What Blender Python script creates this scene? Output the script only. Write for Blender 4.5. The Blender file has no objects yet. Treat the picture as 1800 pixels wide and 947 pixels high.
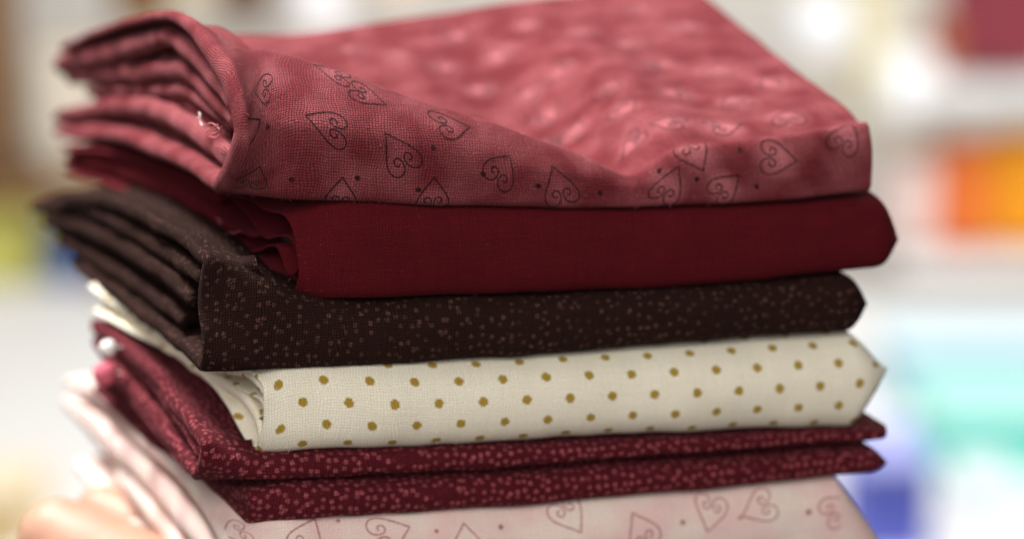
import bpy, bmesh, math, random
import numpy as np
from mathutils import Vector

random.seed(7)
rng = np.random.RandomState(11)
SC = bpy.context.scene
COL = SC.collection

# ------------------------------------------------------------------ camera
# lengths below are in "u": 1 u = 0.0875 mm (about one thread quarter); S turns them into metres
S = 8.75e-5
ZOFF = 1.10                       # the stack is held about 1.1 m above the floor
EL, AZ, D, F = math.radians(12.0), math.radians(16.0), 4500.0, 4500.0
fw = np.array([math.sin(AZ)*math.cos(EL), math.cos(AZ)*math.cos(EL), -math.sin(EL)])
rt = np.array([math.cos(AZ), -math.sin(AZ), 0.0])
up = np.cross(rt, fw)
CX, CY = 900.0, 473.5
CAM = -(fw*D + rt*(400-CX) + up*(CY-340))

cam = bpy.data.cameras.new('camera')
camo = bpy.data.objects.new('camera', cam); COL.objects.link(camo)
from mathutils import Matrix
camo.matrix_world = Matrix(((rt[0], up[0], -fw[0], CAM[0]*S), (rt[1], up[1], -fw[1], CAM[1]*S),
                            (rt[2], up[2], -fw[2], CAM[2]*S+ZOFF), (0, 0, 0, 1)))
cam.sensor_width = 36.0
cam.lens = 36.0*F/1800.0          # 90 mm
cam.clip_start = 0.02; cam.clip_end = 60
cam.dof.use_dof = True
cam.dof.focus_distance = 4515*S
cam.dof.aperture_fstop = 8.2
cam.dof.aperture_blades = 0
SC.camera = camo

# ------------------------------------------------------------------ world and lamps
w = bpy.data.worlds.new('World'); SC.world = w; w.use_nodes = True
bg = w.node_tree.nodes['Background']
bg.inputs[0].default_value = (1.0, 0.97, 0.94, 1); bg.inputs[1].default_value = 0.07

def area(name, loc, target, sx, sy, power, col):
    l = bpy.data.lights.new(name, 'AREA'); l.shape = 'RECTANGLE'; l.size = sx; l.size_y = sy
    l.energy = power; l.color = col
    o = bpy.data.objects.new(name, l); COL.objects.link(o)
    o.location = loc
    d = Vector(target)-Vector(loc); o.rotation_euler = d.to_track_quat('-Z', 'Y').to_euler()
    return o
area('window_light', (-0.27, 0.30, 1.80), (0.03, 0.05, 1.08), 0.24, 0.24, 18.0, (1.0, 0.98, 0.95))
area('room_light', (-0.45, -1.15, 1.66), (0.05, 0.0, 1.06), 0.9, 0.9, 15.5, (1.0, 0.96, 0.92))  # added fill lamp, brightens the front faces and the left flank
area('shop_ceiling_light', (0.75, 1.15, 2.65), (0.95, 2.8, 0.9), 1.8, 0.9, 66.0, (1.0, 0.98, 0.95))  # added lamp out of view, brightens wall, shelves and table separately

SC.view_settings.view_transform = 'Standard'; SC.view_settings.look = 'None'
SC.view_settings.exposure = 0.0; SC.view_settings.gamma = 1.0
SC.view_settings.use_curve_mapping = False
SC.render.engine = 'CYCLES'
SC.cycles.use_denoising = True
SC.cycles.max_bounces = 6

# ------------------------------------------------------------------ geometry helpers
def ray(px, py):
    return fw*F + rt*(px-CX) + up*(CY-py)
def at_y(px, py, y):
    d = ray(px, py); return CAM + d*((y-CAM[1])/d[1])
def at_depth(px, py, dep):
    return CAM + ray(px, py)*(dep/F)
def at_left(px, py, x0, k):
    "point of the left flank (the upright plane x = x0 + k*y) that shows at this place"
    d = ray(px, py); t = (x0 + k*CAM[1] - CAM[0])/(d[0]-k*d[1]); return CAM + d*t
def z_for(py, x, y):
    "height of the point of the vertical line (x, y) that shows on picture row py"
    p0 = np.array([x, y, 0.0])-CAM
    q = (CY-py)/F
    # (p.up)/(p.fw) = q with p = p0 + z*ez
    return (q*p0.dot(fw)-p0.dot(up))/(up[2]-q*fw[2])
def project(P):
    p = P-CAM
    d = p@fw
    return CX + F*(p@rt)/d, CY - F*(p@up)/d

def crom(P, n, ts=None):
    "centripetal Catmull-Rom through P, n samples spaced by arc length"
    P = np.asarray(P, float)
    k = np.r_[0, np.cumsum(np.maximum(np.linalg.norm(np.diff(P[:, :3], axis=0), axis=1), 1e-6)**0.5)]
    Q = np.vstack([2*P[0]-P[1], P, 2*P[-1]-P[-2]])
    kk = np.r_[2*k[0]-k[1], k, 2*k[-1]-k[-2]]
    dense = np.linspace(0, k[-1], 1200)
    i = np.clip(np.searchsorted(k, dense, side='right')-1, 0, len(P)-2)
    t0, t1, t2, t3 = kk[i], kk[i+1], kk[i+2], kk[i+3]
    p0, p1, p2, p3 = Q[i], Q[i+1], Q[i+2], Q[i+3]
    def L(a, b, ta, tb):
        f = ((dense-ta)/(tb-ta))[:, None]; return a*(1-f)+b*f
    A1 = L(p0, p1, t0, t1); A2 = L(p1, p2, t1, t2); A3 = L(p2, p3, t2, t3)
    B1 = L(A1, A2, t0, t2); B2 = L(A2, A3, t1, t3)
    C = L(B1, B2, t1, t2)
    if ts is None:
        s = np.r_[0, np.cumsum(np.linalg.norm(np.diff(C[:, :3], axis=0), axis=1))]
        g = np.linspace(0, s[-1], n)
        return np.stack([np.interp(g, s, C[:, j]) for j in range(C.shape[1])], 1)
    g = np.asarray(ts)*k[-1]
    return np.stack([np.interp(g, dense, C[:, j]) for j in range(C.shape[1])], 1)

def noise2(u, v, scale, seed):
    "smooth value noise on arrays"
    r = np.random.RandomState(seed); T = r.rand(64, 64)*2-1
    a, b = u/scale, v/scale
    i, j = np.floor(a).astype(int), np.floor(b).astype(int)
    f, g = a-i, b-j
    f = f*f*(3-2*f); g = g*g*(3-2*g)
    q = lambda m, n: T[m % 64, n % 64]
    return (q(i, j)*(1-f)+q(i+1, j)*f)*(1-g)+(q(i, j+1)*(1-f)+q(i+1, j+1)*f)*g

def link_mesh(name, V, Fc, mat, parent=None, uv=None, attr=None, smooth=True):
    me = bpy.data.meshes.new(name)
    V = np.asarray(V, float)
    W = V*S; W = W + np.array([0, 0, ZOFF])
    me.from_pydata(W.tolist(), [], Fc)
    if uv is not None:
        l = me.uv_layers.new(name='UVMap')
        li = np.empty(len(me.loops), int); me.loops.foreach_get('vertex_index', li)
        l.data.foreach_set('uv', np.asarray(uv, float)[li].ravel())
    if attr is not None:
        for an, av in attr.items():
            a = me.attributes.new(an, 'FLOAT', 'POINT'); a.data.foreach_set('value', np.asarray(av, float))
    if smooth:
        me.polygons.foreach_set('use_smooth', np.ones(len(me.polygons), bool))
    me.materials.append(mat); me.update()
    o = bpy.data.objects.new(name, me); COL.objects.link(o)
    if parent is not None:
        o.parent = parent
        o.matrix_parent_inverse = Matrix.Translation(-parent.location)
    return o

def thing(name, label, cat, loc, group=None, kind=None):
    o = bpy.data.objects.new(name, None); COL.objects.link(o)
    o.empty_display_size = 0.01
    o.location = Vector([loc[0]*S, loc[1]*S, loc[2]*S+ZOFF])
    o['label'] = label; o['category'] = cat
    if group: o['group'] = group
    return o

def grid_faces(n, m):
    a = np.arange(n*m).reshape(n, m)
    return np.stack([a[:-1, :-1], a[:-1, 1:], a[1:, 1:], a[1:, :-1]], -1).reshape(-1, 4).tolist()

def grid_normals(G):
    a = np.gradient(G, axis=0); b = np.gradient(G, axis=1)
    n = np.cross(a, b); n /= np.maximum(np.linalg.norm(n, axis=2, keepdims=True), 1e-9)
    return n

# ------------------------------------------------------------------ cloth builders
def flank_roll(name, path, plane, mat, parent, half, ext=80, bulge=None, n=110, seed=1, wob=2.0, lead=0.0, inset=0):
    """One ply of folded cloth seen at its rounded fold: path = picture points on the flank plane,
    half = half thickness (number or list); the two sides run on into the bundle by ext."""
    x0, k = plane
    P = np.array([at_left(a, b, x0+inset, k) for a, b in path])
    h = np.full(len(P), float(half)) if np.isscalar(half) else np.array(half, float)
    C = crom(np.c_[P, h], n)
    hh = C[:, 3]*(1.16 if name == 'inner_layer' and C[:, 3].mean() > 5 and bulge is None else 1.0); C = C[:, :3]
    T = np.gradient(C, axis=0); T[:, 0] = 0; T /= np.linalg.norm(T, axis=1)[:, None]
    N = np.stack([np.zeros(n), -T[:, 2], T[:, 1]], 1)          # across the ply, in the flank plane
    arc = np.r_[0, np.cumsum(np.linalg.norm(np.diff(C, axis=0), axis=1))]
    th = np.linspace(-math.pi/2, math.pi/2, 15)
    sec = [(-1.0, ext)] + [(-1.0, ext*0.3), (-1.0, ext*.08)] + [(math.sin(q), None, math.cos(q)) for q in th] + [(1.0, ext*.08), (1.0, ext*.3), (1.0, ext)]
    rows = []; us = []
    cu = 0
    w1 = noise2(arc, arc*0+3.3, 70, seed)*wob; w2 = noise2(arc, arc*0+9.1, 45, seed+5)*wob
    for s in sec:
        b = bulge if bulge is not None else 1.0
        if len(s) == 2:
            off = np.full(n, s[1]); q = s[0]
        else:
            off = -hh*b*s[2]; q = s[0]
        off = off + hh*b
        deep = np.clip(off/ext, 0, 1) if len(s) == 2 else np.zeros(n)
        R = C + N*(hh*q*(1-0.5*deep))[:, None]
        R[:, 1] += deep*40 + np.clip(30-C[:, 1], 0, 90)*np.clip(deep*9, 0, 1)                                        # inside the bundle the ply keeps back from the front
        R[:, 0] += off + w1*1.6
        R[:, 2] += w2 + noise2(arc, np.full(n, q*37.0), 55, seed+9)*wob*0.7
        rows.append(R)
    G = np.array(rows)                                            # section x path
    du = np.linalg.norm(np.diff(G, axis=0), axis=2).mean(1); U = np.r_[0, np.cumsum(du)]
    uv = np.stack([np.repeat(U[:, None], n, 1), np.repeat(arc[None], len(sec), 0)], -1).reshape(-1, 2)
    uv = uv + np.array([seed*37.0, seed*91.0])
    Fc = grid_faces(len(sec), n)
    m = len(sec)
    Fc.append([i*n for i in range(m)]); Fc.append([i*n+n-1 for i in range(m)][::-1])
    return link_mesh(name, G.reshape(-1, 3), Fc, mat, parent, uv=uv, attr={'halo': 0.12+0.3*noise2(uv[:, 0], uv[:, 1], 60, seed)})

def crom_seg(P, counts):
    "Catmull-Rom sampled with a fixed number of samples per control segment, so profiles correspond"
    P = np.asarray(P, float)
    k = np.r_[0, np.cumsum(np.maximum(np.linalg.norm(np.diff(P[:, :3], axis=0), axis=1), 1e-6)**0.5)]
    ts = np.concatenate([k[i]+(k[i+1]-k[i])*np.arange(c)/c for i, c in enumerate(counts)]+[[k[-1]]])/k[-1]
    return crom(P, 0, ts)

def wrap_surface(profiles, nT, nS):
    "loft: profiles = list of arrays of control points (same count); returns grid [s, t] and samples per segment"
    A = np.array(profiles, float)
    seg = np.linalg.norm(np.diff(A, axis=1), axis=2).mean(0)
    counts = np.maximum(2, np.round(seg/seg.sum()*nT)).astype(int)
    R = np.array([crom_seg(p, counts) for p in A])                # profile x t x 3
    xs = A[:, :, 0].mean(1)
    ss = (xs-xs[0])/(xs[-1]-xs[0])
    g = np.linspace(0, 1, nS)
    d = np.gradient(R, ss, axis=0)
    i = np.clip(np.searchsorted(ss, g, side='right')-1, 0, len(ss)-2)
    hgap = (ss[i+1]-ss[i]); f = (g-ss[i])/hgap
    f = f[:, None, None]; hg = hgap[:, None, None]
    out = R[i]*(2*f**3-3*f**2+1)+d[i]*hg*(f**3-2*f**2+f)+R[i+1]*(-2*f**3+3*f**2)+d[i+1]*hg*(f**3-f**2)
    return out, counts

class Wrap:
    """outer layer of a bundle: U-shaped loft with a rounded left rim of thickness h(t) and a
    rounded right end. Keeps its outer grid so that print can be laid on it."""
    def __init__(self, name, profiles, half, mat, parent, nT=190, nS=170, rbulge=30, rapex=0.5, rpow=1.7, rim=10, ext=90, seed=1, wob=1.5, hearts=(), hem=0):
        G, counts = wrap_surface(profiles, nT, nS)
        nT = G.shape[1]
        N = grid_normals(G)
        # outward = away from the middle of each profile
        mid = G.mean(1, keepdims=True)
        sg = np.sign(((G-mid)*N).sum(2).mean())
        N = N*sg
        arcs = np.concatenate([np.zeros((nS, 1)), np.cumsum(np.linalg.norm(np.diff(G, axis=1), axis=2), axis=1)], 1)
        arcu = np.concatenate([np.zeros((1, nT)), np.cumsum(np.linalg.norm(np.diff(G, axis=0), axis=2), axis=0)], 0)
        ja = int(np.r_[0, np.cumsum(counts)][len(profiles[0])-6])   # lower front edge: cloth coordinate v = 0
        U = arcu-arcu[nS//2]+arcu[nS//2].mean(); Vv = arcs-arcs[:, ja:ja+1]
        # cloth never lies dead flat
        wv = noise2(U, Vv, 120, seed)*wob*1.5 + noise2(U, Vv*1.0, 47, seed+3)*wob*0.6 + noise2(U*.3+Vv*.25, Vv*1.5, 75, seed+6)*wob
        G = G + N*wv[..., None]
        self.G, self.N, self.U, self.V = G, N, U, Vv
        if np.isscalar(half): hv = np.full(nT, float(half))
        else:
            hv = np.interp(np.arange(nT), np.r_[0, np.cumsum(counts)], half)
        NL = N[0].copy(); NL[:, 0] = 0; NL /= np.linalg.norm(NL, axis=1)[:, None]
        rows = []; ru = []
        L0 = G[0]
        nr = 9
        # inner side, then rim, then outer grid, then right end
        for e in (ext, ext*0.4, ext*0.12):
            R = L0 - NL*(2*hv+12*e/ext)[:, None]; R = R.copy(); R[:, 0] += e; rows.append(R); ru.append(U[0]-e-2*hv.mean()-rim*2)
        for q in np.linspace(math.pi/2, -math.pi/2, nr)[:-1]:
            R = L0 - NL*(hv*(1+math.sin(q)))[:, None]
            R = R.copy(); R[:, 0] -= rim*math.cos(q)*np.minimum(1, hv/rim) if rim > 0 else 0
            rows.append(R); ru.append(U[0]-(q+math.pi/2)/math.pi*(2*hv.mean()))
        first = len(rows)
        for i in range(nS):
            rows.append(G[i]); ru.append(U[i])
        last = G[-1]
        zlo, zhi = last[:, 2].min(), last[:, 2].max()
        za = zlo + rapex*(zhi-zlo); ya = last[:, 1].mean()
        front = 1.0
        for q in np.linspace(0, 1, 11)[1:]:
            R = last.copy()
            R[:, 0] += rbulge*q
            R[:, 2] = za + (last[:, 2]-za)*(1-q**rpow)
            # the front edge pulls back a little, so the corner is rounded in plan too
            R[:, 1] = last[:, 1] + q**2*np.clip(45-last[:, 1]*0.05, 0, 45)
            rows.append(R); ru.append(U[-1]+rbulge*q)
        GG = np.array(rows); m = len(rows)
        for i in range(first-1, -1, -1):                         # true lengths round the rim
            ru[i] = ru[i+1]-np.linalg.norm(rows[i]-rows[i+1], axis=1)
        vrow = [Vv[0]]*first+[Vv[i] for i in range(nS)]+[Vv[-1]]*(m-first-nS)
        uv = np.stack([np.array(ru), np.array(vrow)], -1)
        self.name, self.mat, self.parent = name, mat, parent
        halo = np.zeros((m, nT))
        for (gi, gj, rad), hs in zip(self.locate(hearts), hearts):
            cu, cv = U[gi, gj], Vv[gi, gj]
            dd = np.hypot(uv[..., 0]-cu, uv[..., 1]-cv)
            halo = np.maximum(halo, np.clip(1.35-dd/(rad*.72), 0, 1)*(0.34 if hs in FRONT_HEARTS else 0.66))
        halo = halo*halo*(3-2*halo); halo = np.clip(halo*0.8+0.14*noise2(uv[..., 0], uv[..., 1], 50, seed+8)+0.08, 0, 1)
        self.obj = link_mesh(name, GG.reshape(-1, 3), grid_faces(m, nT), mat, parent, uv=uv.reshape(-1, 2), attr={'halo': halo.ravel()})
    def locate(self, spots):
        X, Y = project(self.G.reshape(-1, 3)); 
        view = (self.G.reshape(-1, 3)-CAM); dep = view@fw
        facing = (self.N.reshape(-1, 3)*view).sum(1) < 0
        out = []
        for s in spots:
            dd = np.hypot(X-s[0], Y-s[1]) + (~facing)*1e4
            near = dd < max(dd.min()*1.5, 9)
            idx = np.where(near)[0]; i = idx[np.argmin(dep[idx])]
            out.append((i//self.G.shape[1], i % self.G.shape[1], s[4] if len(s) > 4 else 46.0))
        return out
    def map(self, spot, L, off):
        "points of the cloth at the offsets L (in u, across and down) from a grid spot, lifted by off"
        gi, gj = spot; G = self.G; ns, nt = G.shape[:2]
        # walk outward: convert lengths to grid steps with the arc lengths of this row and column
        su = self.U[:, gj]; sv = self.V[gi]
        a = np.interp(su[gi]+L[:, 0], su, np.arange(ns)); b = np.interp(sv[gj]+L[:, 1], sv, np.arange(nt))
        i = np.clip(a.astype(int), 0, ns-2); j = np.clip(b.astype(int), 0, nt-2)
        f = (a-i)[:, None]; g = (b-j)[:, None]
        def bl(A): return (A[i, j]*(1-f)+A[i+1, j]*f)*(1-g)+(A[i, j+1]*(1-f)+A[i+1, j+1]*f)*g
        return bl(G)+bl(self.N)*off
    def ribbon(self, name, spot, line, wid, mat, lift=0.7):
        line = np.asarray(line); n = len(line)
        T = np.gradient(line, axis=0); T /= np.maximum(np.linalg.norm(T, axis=1)[:, None], 1e-9)
        Nn = np.stack([-T[:, 1], T[:, 0]], 1)
        ww = wid*(0.8+0.4*rng.rand(n))[:, None]
        A = line+Nn*ww/2; B = line-Nn*ww/2
        P = np.vstack([self.map(spot, A, lift), self.map(spot, line, lift+0.2), self.map(spot, B, lift)])
        Fc = []
        for i in range(n-1):
            Fc.append([i, i+1, n+i+1, n+i]); Fc.append([n+i, n+i+1, 2*n+i+1, 2*n+i])
        uv = np.vstack([A, line, B])+np.array([self.U[spot], self.V[spot]])
        return link_mesh(name, P, Fc, mat, self.obj, uv=uv)
    def blob(self, name, spot, r, mat, lift=0.7):
        a = np.linspace(0, 2*math.pi, 17)[:-1]
        rr = r*(0.85+0.3*rng.rand(16))
        L = np.vstack([[0, 0], np.stack([rr*np.cos(a), rr*np.sin(a)], 1)])
        P = self.map(spot, L, lift)
        return link_mesh(name, P, [[0, i+1, (i+1) % 16+1] for i in range(16)], mat, self.obj, uv=L+np.array([self.U[spot], self.V[spot]]))

def fuzz(wrapo, n, mat, smax=0.75, seed=1, length=9.0):
    "lint: short loose fibres standing off the cloth, one part"
    r = np.random.RandomState(seed); G, N = wrapo.G, wrapo.N
    V, Fc = [], []
    ii = (r.rand(n)**1.3*smax*(G.shape[0]-1)).astype(int); jj = r.randint(0, G.shape[1], n)
    for i, j in zip(ii, jj):
        p = G[i, j]
        if (N[i, j]*(p-CAM)).sum() > 40*abs(1) * 30: continue
        d = N[i, j]*r.uniform(.3, .9)+r.randn(3)*.6; d /= np.linalg.norm(d)
        l = length*r.uniform(.5, 1.5); q = np.cross(d, r.randn(3)); q /= np.linalg.norm(q)
        m_ = p+d*l*.55; e = p+d*l*.8+(q-N[i, j]*.4)*l*.35; sd = np.cross(d, fw); sd /= max(np.linalg.norm(sd), 1e-6); k = len(V)
        V += [p-sd*.35, p+sd*.35, m_+sd*.3, m_-sd*.3, e]
        Fc += [[k, k+1, k+2, k+3], [k+3, k+2, k+4]]
    o = link_mesh('lint', np.array(V), Fc, mat, wrapo.obj); o['kind'] = 'stuff'
    return o

HALF = [(0, -.60), (.13, -.42), (.30, -.20), (.45, .04), (.50, .24), (.42, .42), (.27, .47), (.12, .40), (.045, .24), (.07, .08), (.19, .03), (.27, .12), (.22, .22), (.14, .2)]
def heart_lines(size, ang, asym=0.0):
    h = crom(np.array([(a, b, 0) for a, b in HALF]), 64)[:, :2]
    out = []
    for sx in (1, -1):
        q = h.copy(); q[:, 0] *= sx
        q[:, 0] += asym*(q[:, 1]*-0.5)*0.5
        c, s = math.cos(ang), math.sin(ang)
        out.append(np.stack([q[:, 0]*c-q[:, 1]*s, q[:, 0]*s+q[:, 1]*c], 1)*size)
    return out

def print_hearts(wrapo, hearts, mat, wid=3.4):
    """each heart: (column, row, size, direction the tip points to, halo radius); one mesh per printed heart"""
    for s, (gi, gj, _) in zip(hearts, wrapo.locate(hearts)):
        ang = math.radians(90-s[3])                       # picture angle -> cloth (u right, v down)
        lines = heart_lines(s[2]*0.91, ang, asym=rng.uniform(-.5, .5))
        line = np.vstack([lines[1][::-1], lines[0][1:]])  # both halves as one strip
        wrapo.ribbon('printed_heart', (gi, gj), line, wid, mat)

# ------------------------------------------------------------------ materials
def new_mat(name):
    m = bpy.data.materials.new(name); m.use_nodes = True
    nt = m.node_tree; nt.nodes.clear()
    out = nt.nodes.new('ShaderNodeOutputMaterial'); b = nt.nodes.new('ShaderNodeBsdfPrincipled')
    nt.links.new(b.outputs[0], out.inputs[0])
    return m, nt, b
class NT:
    def __init__(s, nt): s.nt = nt
    def _in(s, sock, v):
        if isinstance(v, (int, float)): sock.default_value = v
        elif isinstance(v, tuple): sock.default_value = v if len(v) == len(sock.default_value) else (*v, 1)
        else: s.nt.links.new(v, sock)
    def math(s, op, a, b=None, c=None, clamp=False):
        n = s.nt.nodes.new('ShaderNodeMath'); n.operation = op; n.use_clamp = clamp
        for i, v in enumerate((a, b, c)):
            if v is not None: s._in(n.inputs[i], v)
        return n.outputs[0]
    def mix(s, f, a, b, mode='MIX'):
        n = s.nt.nodes.new('ShaderNodeMix'); n.data_type = 'RGBA'; n.blend_type = mode
        s._in(n.inputs[0], f); s._in(n.inputs[6], a); s._in(n.inputs[7], b); return n.outputs[2]
    def ramp(s, f, lo, hi, a=0.0, b=1.0):
        n = s.nt.nodes.new('ShaderNodeMapRange'); n.interpolation_type = 'SMOOTHSTEP'
        s._in(n.inputs[0], f); n.inputs[1].default_value = lo; n.inputs[2].default_value = hi
        n.inputs[3].default_value = a; n.inputs[4].default_value = b; return n.outputs[0]
    def noise(s, vec, scale, detail=2.0, rough=0.5):
        n = s.nt.nodes.new('ShaderNodeTexNoise'); n.noise_dimensions = '3D'
        s._in(n.inputs['Vector'], vec); n.inputs['Scale'].default_value = scale
        n.inputs['Detail'].default_value = detail; n.inputs['Roughness'].default_value = rough
        return n.outputs[0]
    def uv(s):
        n = s.nt.nodes.new('ShaderNodeUVMap'); n.uv_map = 'UVMap'; return n.outputs[0]
    def xyz(s, v):
        n = s.nt.nodes.new('ShaderNodeSeparateXYZ'); s._in(n.inputs[0], v); return n.outputs
    def comb(s, x, y, z=0.0):
        n = s.nt.nodes.new('ShaderNodeCombineXYZ'); s._in(n.inputs[0], x); s._in(n.inputs[1], y); s._in(n.inputs[2], z); return n.outputs[0]
    def attr(s, name):
        n = s.nt.nodes.new('ShaderNodeAttribute'); n.attribute_name = name; return n.outputs['Fac']
    def voro(s, vec, scale, rnd=1.0):
        n = s.nt.nodes.new('ShaderNodeTexVoronoi'); n.voronoi_dimensions = '2D'; n.feature = 'F1'
        s._in(n.inputs['Vector'], vec); n.inputs['Scale'].default_value = scale; n.inputs['Randomness'].default_value = rnd
        return n.outputs['Distance'], n.outputs['Color']

def cloth(name, pattern, thread=5.2, contrast=0.5, rough=0.85, sheen=0.25, sheen_col=(1, .8, .8), bump=0.8, spec=0.25, slub=0.75):
    """woven cotton: plain weave in cloth coordinates (u); pattern(N, u, v, uvvec) gives the dye colour"""
    m, nt, b = new_mat(name); N = NT(nt)
    uvv = N.uv(); x, y, _ = N.xyz(uvv)
    wob = N.noise(uvv, 0.012, 2.0)
    wob2 = N.noise(uvv, 0.05, 2.0)
    fine = N.noise(uvv, 0.28, 2.0)
    jit = N.math('MULTIPLY', N.noise(uvv, 0.13, 1.0), 3.4)
    xx = N.math('ADD', N.math('ADD', x, N.math('MULTIPLY', wob, 26.0)), jit); yy = N.math('ADD', N.math('SUBTRACT', y, jit), N.math('MULTIPLY', wob2, 9.0))
    a = N.math('DIVIDE', xx, thread); c = N.math('DIVIDE', yy, thread)
    sa = N.math('ABSOLUTE', N.math('SINE', N.math('MULTIPLY', a, math.pi)))
    sc = N.math('ABSOLUTE', N.math('SINE', N.math('MULTIPLY', c, math.pi)))
    par = N.math('MODULO', N.math('ADD', N.math('ADD', N.math('FLOOR', a), N.math('FLOOR', c)), 4000.0), 2.0)
    h0 = N.math('MULTIPLY', N.math('POWER', sa, 0.8), N.math('MULTIPLY_ADD', sc, 0.5, 0.5))
    h1 = N.math('MULTIPLY', N.math('POWER', sc, 0.8), N.math('MULTIPLY_ADD', sa, 0.5, 0.5))
    h = N.math('ADD', N.math('MULTIPLY', h0, par), N.math('MULTIPLY', h1, N.math('SUBTRACT', 1.0, par)))
    # uneven yarn: long slubs along both thread directions
    sl1 = N.noise(N.comb(N.math('MULTIPLY', a, 1.0), N.math('MULTIPLY', c, 0.06)), 1.0, 1.0)
    sl2 = N.noise(N.comb(N.math('MULTIPLY', a, 0.06), N.math('MULTIPLY', c, 1.0)), 1.0, 1.0)
    sl = N.math('ADD', N.math('MULTIPLY', sl1, par), N.math('MULTIPLY', sl2, N.math('SUBTRACT', 1.0, par)))
    col = pattern(N, x, y, uvv, h)
    shade = N.math('MULTIPLY', N.math('ADD', N.math('MULTIPLY', h, contrast), 1.0-contrast*0.72), N.math('ADD', N.math('MULTIPLY', sl, slub), 1.0-slub*.5))
    shade = N.math('MULTIPLY', shade, N.math('ADD', N.math('MULTIPLY', fine, 0.3), 0.85))
    g = N.nt.nodes.new('ShaderNodeCombineColor')
    for i in range(3): N.nt.links.new(shade, g.inputs[i])
    colf = N.mix(1.0, col, g.outputs[0], 'MULTIPLY')
    nt.links.new(colf, b.inputs['Base Color'])
    b.inputs['Roughness'].default_value = rough
    b.inputs['Specular IOR Level'].default_value = spec
    b.inputs['Sheen Weight'].default_value = sheen
    b.inputs['Sheen Roughness'].default_value = 0.45
    b.inputs['Sheen Tint'].default_value = (*sheen_col, 1)
    bp = nt.nodes.new('ShaderNodeBump'); bp.inputs['Strength'].default_value = bump
    bp.inputs['Distance'].default_value = 1.3*S
    hh = N.math('ADD', h, N.math('MULTIPLY', sl, slub))
    nt.links.new(hh, bp.inputs['Height']); nt.links.new(bp.outputs[0], b.inputs['Normal'])
    m['cloth'] = 1
    return m

def lin(r, g, b):
    f = lambda c: (c/255/12.92) if c/255 <= .04045 else ((c/255+.055)/1.055)**2.4
    return (f(r), f(g), f(b))

def pat_rose(N, x, y, uvv, h):
    halo = N.attr('halo')
    n = N.noise(uvv, 0.013, 3.0)
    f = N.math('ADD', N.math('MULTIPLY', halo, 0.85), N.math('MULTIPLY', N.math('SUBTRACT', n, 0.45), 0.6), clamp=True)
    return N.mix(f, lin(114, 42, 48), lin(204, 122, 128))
def pat_plain(c1, c2):
    def f(N, x, y, uvv, h):
        return N.mix(N.noise(uvv, 0.01, 3.0), c1, c2)
    return f
def pat_specks(base, base2, dot, pitch, r, rnd, gate_lo, gate_hi):
    def f(N, x, y, uvv, h):
        d, c = N.voro(uvv, 1.0/pitch, rnd)
        cr, cg, cb = N.xyz(c)
        # small printed blossoms: five lobes, ragged where the yarn dips
        e = N.math('ADD', d, N.math('MULTIPLY', N.math('SUBTRACT', h, 0.6), -0.10))
        e = N.math('ADD', e, N.math('MULTIPLY', N.math('SUBTRACT', N.noise(uvv, 0.25, 1.0), .5), 0.16))
        on = N.ramp(e, r/pitch*0.7, r/pitch*1.15, 1.0, 0.0)
        gate = N.ramp(N.math('ADD', N.noise(uvv, 0.011, 2.0), N.math('MULTIPLY', cr, 0.35)), gate_lo, gate_hi)
        on = N.math('MULTIPLY', N.math('MULTIPLY', on, gate), N.math('ADD', N.math('MULTIPLY', cg, 0.5), 0.5))
        return N.mix(on, N.mix(N.noise(uvv, 0.008, 2.0), base, base2), dot)
    return f
def pat_gold_dots(N, x, y, uvv, h):
    px, py = 83.0, 82.0
    def lat(ox, oy):
        a = N.math('SUBTRACT', N.math('FRACT', N.math('ADD', N.math('DIVIDE', N.math('ADD', x, ox), px), 50.0)), .5)
        b_ = N.math('SUBTRACT', N.math('FRACT', N.math('ADD', N.math('DIVIDE', N.math('ADD', y, oy), py), 50.0)), .5)
        a = N.math('MULTIPLY', a, px); b_ = N.math('MULTIPLY', b_, py)
        return N.math('SQRT', N.math('ADD', N.math('MULTIPLY', a, a), N.math('MULTIPLY', b_, b_)))
    d = N.math('MINIMUM', lat(GOLD[0], GOLD[1]), lat(GOLD[0]+px/2, GOLD[1]+py/2))
    d = N.math('ADD', d, N.math('MULTIPLY', N.math('SUBTRACT', h, .6), -3.0))
    d = N.math('ADD', d, N.math('MULTIPLY', N.math('SUBTRACT', N.noise(uvv, 0.22, 1.0), .5), 5.0))
    on = N.ramp(d, 7.8, 9.8, 1.0, 0.0)
    gold = N.mix(N.noise(uvv, 0.3, 2.0), lin(128, 98, 22), lin(206, 172, 70))
    return N.mix(on, N.mix(N.noise(uvv, 0.01, 2.0), lin(247, 238, 214), lin(250, 243, 224)), gold)
GOLD = (40.0, 20.0)
def pat_pale(N, x, y, uvv, h):
    return N.mix(N.ramp(N.noise(uvv, 0.008, 2.0), .35, .7), lin(244, 224, 213), lin(240, 203, 198))

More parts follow.
